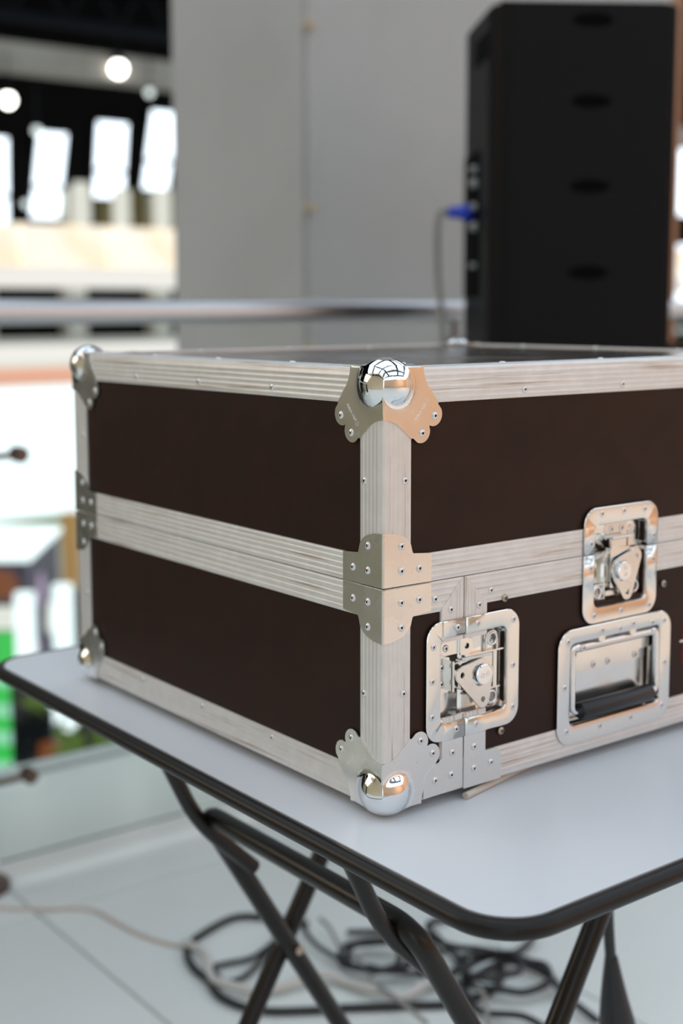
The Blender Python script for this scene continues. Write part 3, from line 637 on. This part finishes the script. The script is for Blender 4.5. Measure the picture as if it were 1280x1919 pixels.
# stamped ball corners ---------------------------------------------------
def Rout(th):
    """outline radius of the plate on one face, th in degrees from one case edge"""
    t = th if th <= 45 else 90-th
    c = Vector((51.8, 39.0)); dr = Vector((math.cos(math.radians(t)), math.sin(math.radians(t))))
    if t < 22.5:
        b = 69*dr.x; q = b*b-(69**2-27.6**2); a = b-math.sqrt(max(q, 0)); return a
    if t < 28.4:
        k = (t-22.5)/5.9; a0 = Rout(22.499); k = k*k*(3-2*k); return a0*(1-k)+65.6*k
    b = c.dot(dr); q = b*b-(c.length_squared-9.6**2); return b+math.sqrt(max(q, 0))
def ball_corner(cx, cy, cz, S, engrave=False):
    a, R, off = 13.0, 21.2, 1.25
    c = Vector((-a, -a, -a)); NT, NR = 60, 34; bm = bmesh.new()
    def surf(q):
        d = q-c; dist = d.length; d.normalize(); comp = sorted(max(x, 0) for x in d); m = comp[0]/max(comp[2], 1e-6)
        k = min(max(m/.55, 0), 1); k = k*k*(3-2*k); p = 40*(1-k)+6*k; A = a+off
        tp = A/(sum(x**p for x in comp)**(1/p)) if dist > 1e-6 else 0
        if comp[2] < .3: tp = dist
        ks = 2.2; x = (tp-R)/ks
        t = max(tp, R) + ks*math.log(1+math.exp(-abs(x)))*.5
        if tp-R > 9: t = tp
        return c+d*t
    faces3 = ((0, 1, 2), (1, 2, 0), (2, 0, 1)); border = []
    for i0, i1, i2 in faces3:
        grid = []
        for i in range(NT+1):
            th = 90*i/NT; Ro = Rout(min(max(th, .01), 89.99)); row = []
            for j in range(NR+1):
                rr_ = Ro*(j/NR); q = [0, 0, 0]; q[i0] = off-(rr_*math.cos(math.radians(th))); q[i1] = off-(rr_*math.sin(math.radians(th))); q[i2] = off
                q = Vector(q); v = surf(q)
                if j > NR*.93: k = (j/NR-.93)/.07; v = v.lerp(q, k)
                row.append(bm.verts.new(v))
            grid.append(row)
        for i in range(NT):
            for j in range(NR): bm.faces.new((grid[i][j], grid[i+1][j], grid[i+1][j+1], grid[i][j+1])) if j else bm.faces.new((grid[i][0], grid[i+1][1], grid[i][1]))
        # rim thickness
        rim = []
        for i in range(NT+1):
            v = grid[i][NR].co.copy(); v[i2] -= 1.1; rim.append(bm.verts.new(v))
        for i in range(NT): bm.faces.new((grid[i][NR], grid[i+1][NR], rim[i+1], rim[i]))
    bmesh.ops.remove_doubles(bm, verts=bm.verts, dist=.02)
    T = Matrix(((S[0]*.001, 0, 0, cx), (0, S[1]*.001, 0, cy), (0, 0, S[2]*.001, cz), (0, 0, 0, 1)))
    for f_ in bm.faces:
        if (f_.calc_center_median()-c).length < 24.5: f_.material_index = 1
    o = build('ball_corner', bm, ['plate', 'chrome'], case, T=T, smooth=60, label='zinc plated ball corner')
    for i0, i1, i2 in faces3:
        n = Vector((0, 0, 0)); n[i2] = S[i2]
        for s, t in ((52.3, 39), (39, 52.3)):
            q = [0, 0, 0]; q[i0] = -s; q[i1] = -t; q[i2] = off
            ob = bpy.data.objects.new('rivet', me_r); link(ob, o, aim(T @ Vector(q), n, random.uniform(0, 6)))
    return o
bc = {}
for cx, sx in ((0, 1), (-L, -1)):
    for cy, sy in ((0, -1), (Wd, 1)):
        for cz, sz in ((Z0+H, 1), (Z0, -1)): bc[(sx, sy, sz)] = ball_corner(cx, cy, cz, (sx, sy, sz))
M['engrave'] = mat('engraved line', (.93, .92, .90), .5, .3)
def text_mesh(body, size):
    cu = bpy.data.curves.new('t', 'FONT'); cu.body = body; cu.size = size; cu.extrude = .02; cu.align_x = 'CENTER'; cu.align_y = 'CENTER'; cu.shear = .35
    ob = bpy.data.objects.new('t', cu); COL.objects.link(ob); dg = bpy.context.evaluated_depsgraph_get(); me = bpy.data.meshes.new_from_object(ob.evaluated_get(dg))
    bpy.data.objects.remove(ob); bpy.data.curves.remove(cu); bm = bmesh.new(); bm.from_mesh(me); bpy.data.meshes.remove(me); return bm
def engraving(parent, F, a, b, ang, s=3.0, ring=(12.5, .0)):
    bm = text_mesh('Adam Hall', s); bmesh.ops.scale(bm, vec=(1.0, 1, 1), verts=bm.verts)
    for x in (0,):
        n = 18
        vo = [bm.verts.new((ring[0]-2.6+1.7*math.cos(2*PI*k/n), 1.7*math.sin(2*PI*k/n), .02)) for k in range(n)]; vi = [bm.verts.new((ring[0]-2.6+1.45*math.cos(2*PI*k/n), 1.45*math.sin(2*PI*k/n), .02)) for k in range(n)]
        for k in range(n): bm.faces.new((vo[k], vo[(k+1) % n], vi[(k+1) % n], vi[k]))
    T = F @ Matrix.Translation((a, b, 1.30)) @ Matrix.Rotation(ang, 4, 'Z'); build('engraving', bm, 'engrave', parent, T=T, smooth=0, recalc=False)
FLr = frame((0, 0, Z0), (1, 0, 0), (0, 0, 1), (0, -1, 0))      # left face read from outside
engraving(bc[(1, -1, 1)], FR, 36.5, 321.5, math.radians(50), 4.0, (14.5, 0))
engraving(bc[(1, -1, 1)], FLr, -38.5, 321.5, math.radians(-50), 4.0, (14.5, 0))
engraving(bc[(1, -1, -1)], FLr, -40.5, 33, math.radians(48), 3.2, (12.5, 0))
engraving(bc[(1, -1, -1)], FR, 36, 34, math.radians(-52), 1.0, (3.0, 0))

# latches ------------------------------------------------------------------
def dish_bm(outer, inner, r_o, r_i, depth, hf=1.35, n=8):
    bm = bmesh.new(); a0, b0, a1, b1 = outer; c0, d0, c1, d1 = inner
    def grow(rc, k): return (rc[0]-k, rc[1]-k, rc[2]+k, rc[3]+k)
    L_ = [(outer, r_o, .2), (outer, r_o, hf-.35), (grow(outer, -.4), r_o-.4, hf), (grow(inner, 2.2), r_i+2.2, hf+.05), (grow(inner, .8), r_i+.8, hf-.35), (inner, r_i, hf-1.6),
          (grow(inner, -.6), r_i-.4, -depth+1.6), (grow(inner, -1.4), max(r_i-1.2, 1), -depth+.3), (grow(inner, -3), max(r_i-2.5, .8), -depth)]
    rings = [[bm.verts.new((a, b, h)) for a, b in rrect(*rc, r, n)] for rc, r, h in L_]
    for A_, B_ in zip(rings[:-1], rings[1:]):
        for k in range(len(A_)): bm.faces.new((A_[k], A_[(k+1) % len(A_)], B_[(k+1) % len(A_)], B_[k]))
    bm.faces.new(rings[-1]); return bm
def cut(bm, co, no, clear=None):
    r = bmesh.ops.bisect_plane(bm, geom=bm.verts[:]+bm.edges[:]+bm.faces[:], plane_co=co, plane_no=no, clear_outer=clear == 'o', clear_inner=clear == 'i')
def part(name, T, parent, m, fn, smooth=35, bevel=0, label=None):
    bm = bmesh.new(); fn(bm); return build(name, bm, m, parent, T=T, smooth=smooth, bevel=bevel, label=label)
def butterfly_latch(T, mid, steps, lab):
    """T: a away from the hook, b sideways, h outward; steps: list of (a0,a1,raise) bands of the flange lying on a strap"""
    root = empty_part('butterfly_latch', T, lab)
    outer, inner = (-41.5, -50.5, 64, 50.5), (-26, -36, 50, 36.5)
    halves = []
    for side in (0, 1):
        bm = dish_bm(outer, inner, 15, 7, 8.2)
        if side == 0: cut(bm, (-.45, 0, 0), (1, 0, 0), 'o')
        else: cut(bm, (.45, 0, 0), (1, 0, 0), 'i')
        for a0, a1, rs in steps:
            for a in (a0-.8, a0, a1, a1+.8):
                if (side == 0) == (a < 0): cut(bm, (a, 0, 0), (1, 0, 0))
            for v in bm.verts:
                if v.co.z > -1 and a0-.01 <= v.co.x <= a1+.01: v.co.z += rs
        o = build('dish_half', bm, 'dishm', root, T=T, smooth=40); sm = o.modifiers.new('thickness', 'SOLIDIFY'); sm.thickness = .0009; sm.offset = 0; halves.append(o)
    def hh(a):
        for a0, a1, rs in steps:
            if a0 <= a <= a1: return rs
        return 0
    for a, b in [(-35, 31), (-36, 2), (-36, -28), (-9, 44), (13.5, 44), (57, 41), (57, 1), (57, -36), (12.5, -42.5), (-10, -42.5)]: rivets(root, T, [(a, b)], 1.35+hh(a))
    # hook bracket on the near half of the split, with its two rivets
    def f(bm):
        prism(bm, rrect(-24, -13, -9, 17, 2), -8.1, -7.0); box(bm, (-12, -11, -7.2), (-10.8, 15, -.5)); tube(bm, [(-11.4, -11, -.4), (-11.4, 15, -.4)], 1.6, 10)
    part('hook_bracket', T, root, 'dishm', f)
    for b in (9, -5): rivets(root, T, [(-18.5, b)], -7.0)
    # keeper ear: flat lobe with rivet, folded lobe with hole
    def f(bm): prism(bm, hull(circ(-14, 25, 6.5, 16)+[(-.5, 31.5), (-.5, 18.5)]), -8, -6.6)
    part('keeper_ear', T, root, 'dishm', f, bevel=.0002); rivets(root, T, [(-14, 25)], -6.6)
    def f(bm): prism(bm, hull(circ(9, 24, 7, 16)+[(.6, 31), (.6, 17)]), -5.5, -4.1, [circ(8, 24.2, 2.7, 14)])
    part('keeper_ear', T, root, 'dishm', f); rivets(root, T, [(14, 31)], -8)
    # ring lugs
    for ca, cb in ((38, 26), (38, -25)):
        def f(bm):
            tube(bm, [(ca+5.2*math.cos(t), cb+5.2*math.sin(t), -4.6) for t in [2*PI*k/20 for k in range(20)]], 1.15, 8, closed=True)
            tube(bm, [(ca-6.6, cb-9*(1 if cb > 0 else -1), -5.6)]+[(ca+6.6*math.cos(t), cb+6.6*math.sin(t)*(1 if cb > 0 else -1), -5.6) for t in [PI-PI*k/12 for k in range(13)]]+[(ca+6.6, cb-9*(1 if cb > 0 else -1), -5.6)], 1.2, 8)
        part('ring_lug', T, root, 'chrome', f, smooth=60)
    # cross blades, rear bar and spindle housing
    for b0 in (15.6, -17.5):
        def f(bm): prism(bm, [(4, b0), (49.5, b0), (49.5, b0+1.5), (4, b0+1.5)], -8, -1.5 if b0 > 0 else -3.5)
        part('cross_blade', T, root, 'dishm', f, bevel=.0003)
    part('rear_bar', T, root, 'dishm', lambda bm: prism(bm, rrect(37.5, -16, 42, 15.6, 1.2), -7.5, -2.5), bevel=.0004)
    def f(bm): prism(bm, rrect(-2, -12, 35, 14.5, 2), -7.6, -.8); tube(bm, [(-1, 14.2, -1.0), (34, 14.2, -1.0)], 1.5, 10)
    part('spindle_housing', T, root, 'dishm', f, bevel=.0004)
    part('hook_arm', T, root, 'dishm', lambda bm: prism(bm, rrect(-11, -9, 2, 12, 1.5), -5.5, -2.6), bevel=.0004)
    # butterfly plate
    c = (19, 0); w1 = (c[0]+22.5*math.cos(mid+.87), c[1]+22.5*math.sin(mid+.87)); w2 = (c[0]+22.5*math.cos(mid-.87), c[1]+22.5*math.sin(mid-.87))
    out = hull(circ(w1[0], w1[1], 7.2, 20)+circ(w2[0], w2[1], 7.2, 20)+circ(c[0], c[1], 13, 28))
    part('butterfly_plate', T, root, 'plate', lambda bm: prism(bm, out, 1.4, 3.0, [circ(w1[0], w1[1], 2.5, 14), circ(w2[0], w2[1], 2.5, 14), circ(c[0]+1.5*math.cos(mid), c[1]+1.5*math.sin(mid), 9.6, 24)]), smooth=30, label='flat butterfly turning plate with two finger holes')
    Tk = T @ Matrix.Translation((c[0], c[1], 0))
    kb = part('spindle_knob', T @ Matrix.Translation((c[0], c[1], 0)), root, 'chrome', lambda bm: lathe(bm, [(10.6, -.8), (10.6, .6), (8.2, 1.2), (8.0, 4.6), (8.8, 5.0), (8.9, 6.0), (8.2, 6.7), (0, 6.8)], 32), smooth=40)
    for s in (-1, 1):
        def f(bm): lathe(bm, [(2.1, 6.75), (2.1, 7.15), (1.5, 7.3), (1.3, 6.95), (0, 6.9)], 14, Matrix.Translation((3.0*s, .5*s, 0)))
        part('stud', Tk, kb, 'dishm', f)
    return root
def empty_part(name, T, lab):
    o = bpy.data.objects.new(name, None); o.empty_display_size = .02; link(o, case, Matrix.Translation(T @ Vector((0, 0, 0)))); o['label'] = lab; return o
T1 = frame((0, .087, Z0+.0975), (0, 1, 0), (0, 0, 1), (1, 0, 0)); T2 = frame((0, .2825, Z0+SEAM), (0, 0, -1), (0, 1, 0), (1, 0, 0))
butterfly_latch(T1, math.radians(224), [(-24.5, 25.2, 1.1)], 'recessed butterfly latch on the front strap near the corner')
butterfly_latch(T2, math.radians(70), [(-23.8, 26.2, .5)], 'recessed butterfly latch across the lid seam above the handle')
for pt in ((134.5, 158), (132, 42), (346, 143)): rivets(case, FR, [pt], 0, me_s, 'screw')

# recessed spring handle ------------------------------------------------------
TH = frame((0, .2785, Z0+.0645), (0, 1, 0), (0, 0, 1), (1, 0, 0))
hd = empty_part('recessed_handle', TH, 'recessed drop handle with black rubber grip')
bm = dish_bm((-77.5, -52.5, 77.5, 53), (-62, -35.5, 62.5, 40), 17, 6, 11)
o = build('dish', bm, 'dishm', hd, T=TH @ Matrix.Translation((0, 0, .4)), smooth=40); sm = o.modifiers.new('thickness', 'SOLIDIFY'); sm.thickness = .0009; sm.offset = 0
rivets(hd, TH, [(-66, 43), (67.5, 43.5), (-69.5, 1.5), (-66, -39.5), (69.5, 2.5), (66.5, -39.5), (21.5, -42.5), (-21.5, -42.5), (-20.5, 47), (22.5, 47)], 1.75)
for a in (-20.5, 22.5):
    part('slot_emboss', TH, hd, 'dishm', lambda bm: prism(bm, hull(circ(a, 47, 5, 14)+circ(a, 40.5, 5, 14)), 1.2, 2.1, ()), bevel=.0005)
part('spring_housing', TH, hd, 'dishm', lambda bm: (prism(bm, rrect(-60, 18, 61, 38.5, 3), -10.5, -6.5), tube(bm, [(-57, 34, -1.5), (58, 34, -1.5)], 3.6, 16)), smooth=50, bevel=0)
part('back_plate', TH, hd, 'dishm', lambda bm: prism(bm, rrect(-52, 8, 52, 20, 2), -10.5, -8.5), bevel=.0004)
part('bail', TH, hd, 'chrome', lambda bm: tube(bm, bendpath([(-50, 36, 0), (-58, 35, -.2), (-58, -23.5, 1.5), (58, -23.5, 1.5), (58, 35, -.2), (50, 36, 0)], 6, 6), 2.7, 12), smooth=60)
def f(bm): lathe(bm, [(2.8, -49), (7.2, -49), (8.0, -47.6), (8.0, 47.6), (7.2, 49), (2.8, 49)], 24, Matrix.Translation((0, -23.5, 1.5)) @ Matrix.Rotation(PI/2, 4, 'Y'))
part('grip', TH, hd, 'rubber', f, smooth=50, label='black rubber grip')
for a, b, h_ in ((-48, 44, -6), (4, 45, 1.7), (50, 44, 1.7), (-54, 29, -1), (-20, 13, -8.5), (0, 13, -8.5), (38, 13, -8.5), (-46, 34.5, 2.2)): rivets(hd, TH, [(a, b)], h_)
bm = bmesh.new(); prism(bm, [(378, 60), (420, 58), (420, 98), (378, 100)], -1.3, -1.1); stp = build('printed_mark', bm, 'red', case, T=FR, smooth=0, label='dark red printed mark')
bm = bmesh.new(); prism(bm, [(374.5, 81), (420, 80), (420, 82), (374.5, 83)], -1.1, -1.0); build('stripe', bm, 'whitep', stp, T=FR, smooth=0)

# wooden slip under the front edge
bm = bmesh.new(); tube(bm, [(.002, .089, TT+.0032), (-.035, .26, TT+.0032)], .0031, 12); build('wooden_dowel', bm, 'dowel', label='thin beige wooden dowel lying under the front edge of the flight case', cat='dowel')

# ================================================================ CABLES ON THE FLOOR
def floor_cable(pts, m, lab, r=.006, closed=False, lift=None):
    P = [(x, y, r+.001+(lift[i % len(lift)] if lift else 0)) for i, (x, y) in enumerate(pts)]
    bm = bmesh.new(); tube(bm, smoothpath(P, 6, closed), r, 8, closed=closed); build('floor_cable', bm, m, label=lab, cat='cable')
floor_cable([(-1.071, .71), (-1.148, .659), (-1.176, .615), (-1.159, .54), (-1.136, .496), (-1.102, .471), (-1.056, .458), (-1.011, .456), (-.959, .444), (-.91, .454), (-.867, .483), (-.823, .545), (-.799, .587), (-.745, .669), (-.70, .744), (-.699, .829), (-.76, .90)], 'cable_black', 'black cable in the widest loop on the floor under the table', .0065)
floor_cable([(-1.071, .67), (-1.05, .622), (-1.026, .558), (-1.037, .507), (-1.035, .484), (-.99, .472), (-.978, .499), (-.997, .547), (-1.033, .599), (-1.079, .66), (-1.13, .74)], 'cable_black', 'thin black cable folded inside the widest loop', .0048, lift=[.004])
floor_cable([(-1.60, .20), (-1.487, .289), (-1.427, .36), (-1.375, .423), (-1.304, .437), (-1.234, .448), (-1.175, .469), (-1.142, .489)], 'dowel', 'thin tan cord trailing over the tiles from the railing post', .0035)
floor_cable([(-1.142, .489), (-1.073, .49), (-1.013, .463), (-.965, .462), (-.916, .512), (-.895, .607), (-.853, .635), (-.796, .649), (-.762, .676), (-.765, .735), (-.77, .765)], 'cable_white', 'pale grey flat cable winding through the black loops', .0075, lift=[.004, .01])
floor_cable([(-.868, .859), (-.923, .875), (-.924, .946), (-.87, .982), (-.81, 1.012), (-.768, .983), (-.76, .929), (-.801, .886), (-.84, .865), (-.908, .834), (-.96, .80), (-.99, .74)], 'cable_black', 'black cable looping widest at the right, toward the speaker', .0058, lift=[.003, .008])
floor_cable([(-1.14, .741), (-1.028, .677), (-.94, .664), (-.857, .681), (-.812, .726), (-.754, .758), (-.69, .80)], 'cable_black', 'thin black cable crossing the middle of the tangle', .0042, lift=[.012])
def oval(cx, cy, a, b, ang, n=14, j=0.0, seed=1):
    rd = random.Random(seed); o = []
    for k in range(n):
        t = 2*PI*k/n; x = a*math.cos(t)*(1+rd.uniform(-j, j)); y_ = b*math.sin(t)*(1+rd.uniform(-j, j)); o.append((cx+x*math.cos(ang)-y_*math.sin(ang), cy+x*math.sin(ang)+y_*math.cos(ang)))
    return o
floor_cable(oval(-.882, .72, .062, .052, .9, j=.05, seed=2), 'cable_black', 'round coil of black cable left of the centre of the tangle', .0062, True, [.010, .014, .018, .013])
floor_cable(oval(-.870, .705, .045, .056, .7, j=.08, seed=3), 'cable_black', 'smaller coil of black cable stacked on the left coil', .0055, True, [.024])
floor_cable(oval(-.701, .856, .075, .058, .9, j=.06, seed=4), 'cable_black', 'round coil of black cable at the right of the tangle', .0062, True, [.012, .016, .012])
floor_cable(oval(-.720, .835, .055, .045, 1.2, j=.08, seed=5), 'cable_black', 'smaller coil of black cable inside the right coil', .0055, True, [.026, .030])
floor_cable(oval(-.785, .775, .048, .035, .5, j=.12, seed=6), 'cable_black', 'tight knot of black cable at the centre of the tangle', .0065, True, [.022, .03])
floor_cable([(-.52, .876), (-.594, .883), (-.675, .919), (-.733, .888), (-.741, .832), (-.719, .774), (-.655, .749), (-.592, .782), (-.53, .80), (-.45, .85)], 'cable_black', 'black cable running out of the tangle to the right table leg', .006, lift=[.004, .012])
floor_cable([(-1.046, .721), (-.99, .70), (-.928, .679), (-.87, .67), (-.811, .655), (-.738, .64), (-.66, .64)], 'cable_grey', 'thin grey cable crossing the left coil', .0038, lift=[.02, .03])
floor_cable([(-.80, .80), (-.74, .80), (-.66, .76), (-.58, .70), (-.50, .66)], 'cable_grey', 'thin grey cable leaving the knot toward the front', .0038, lift=[.03, .01])
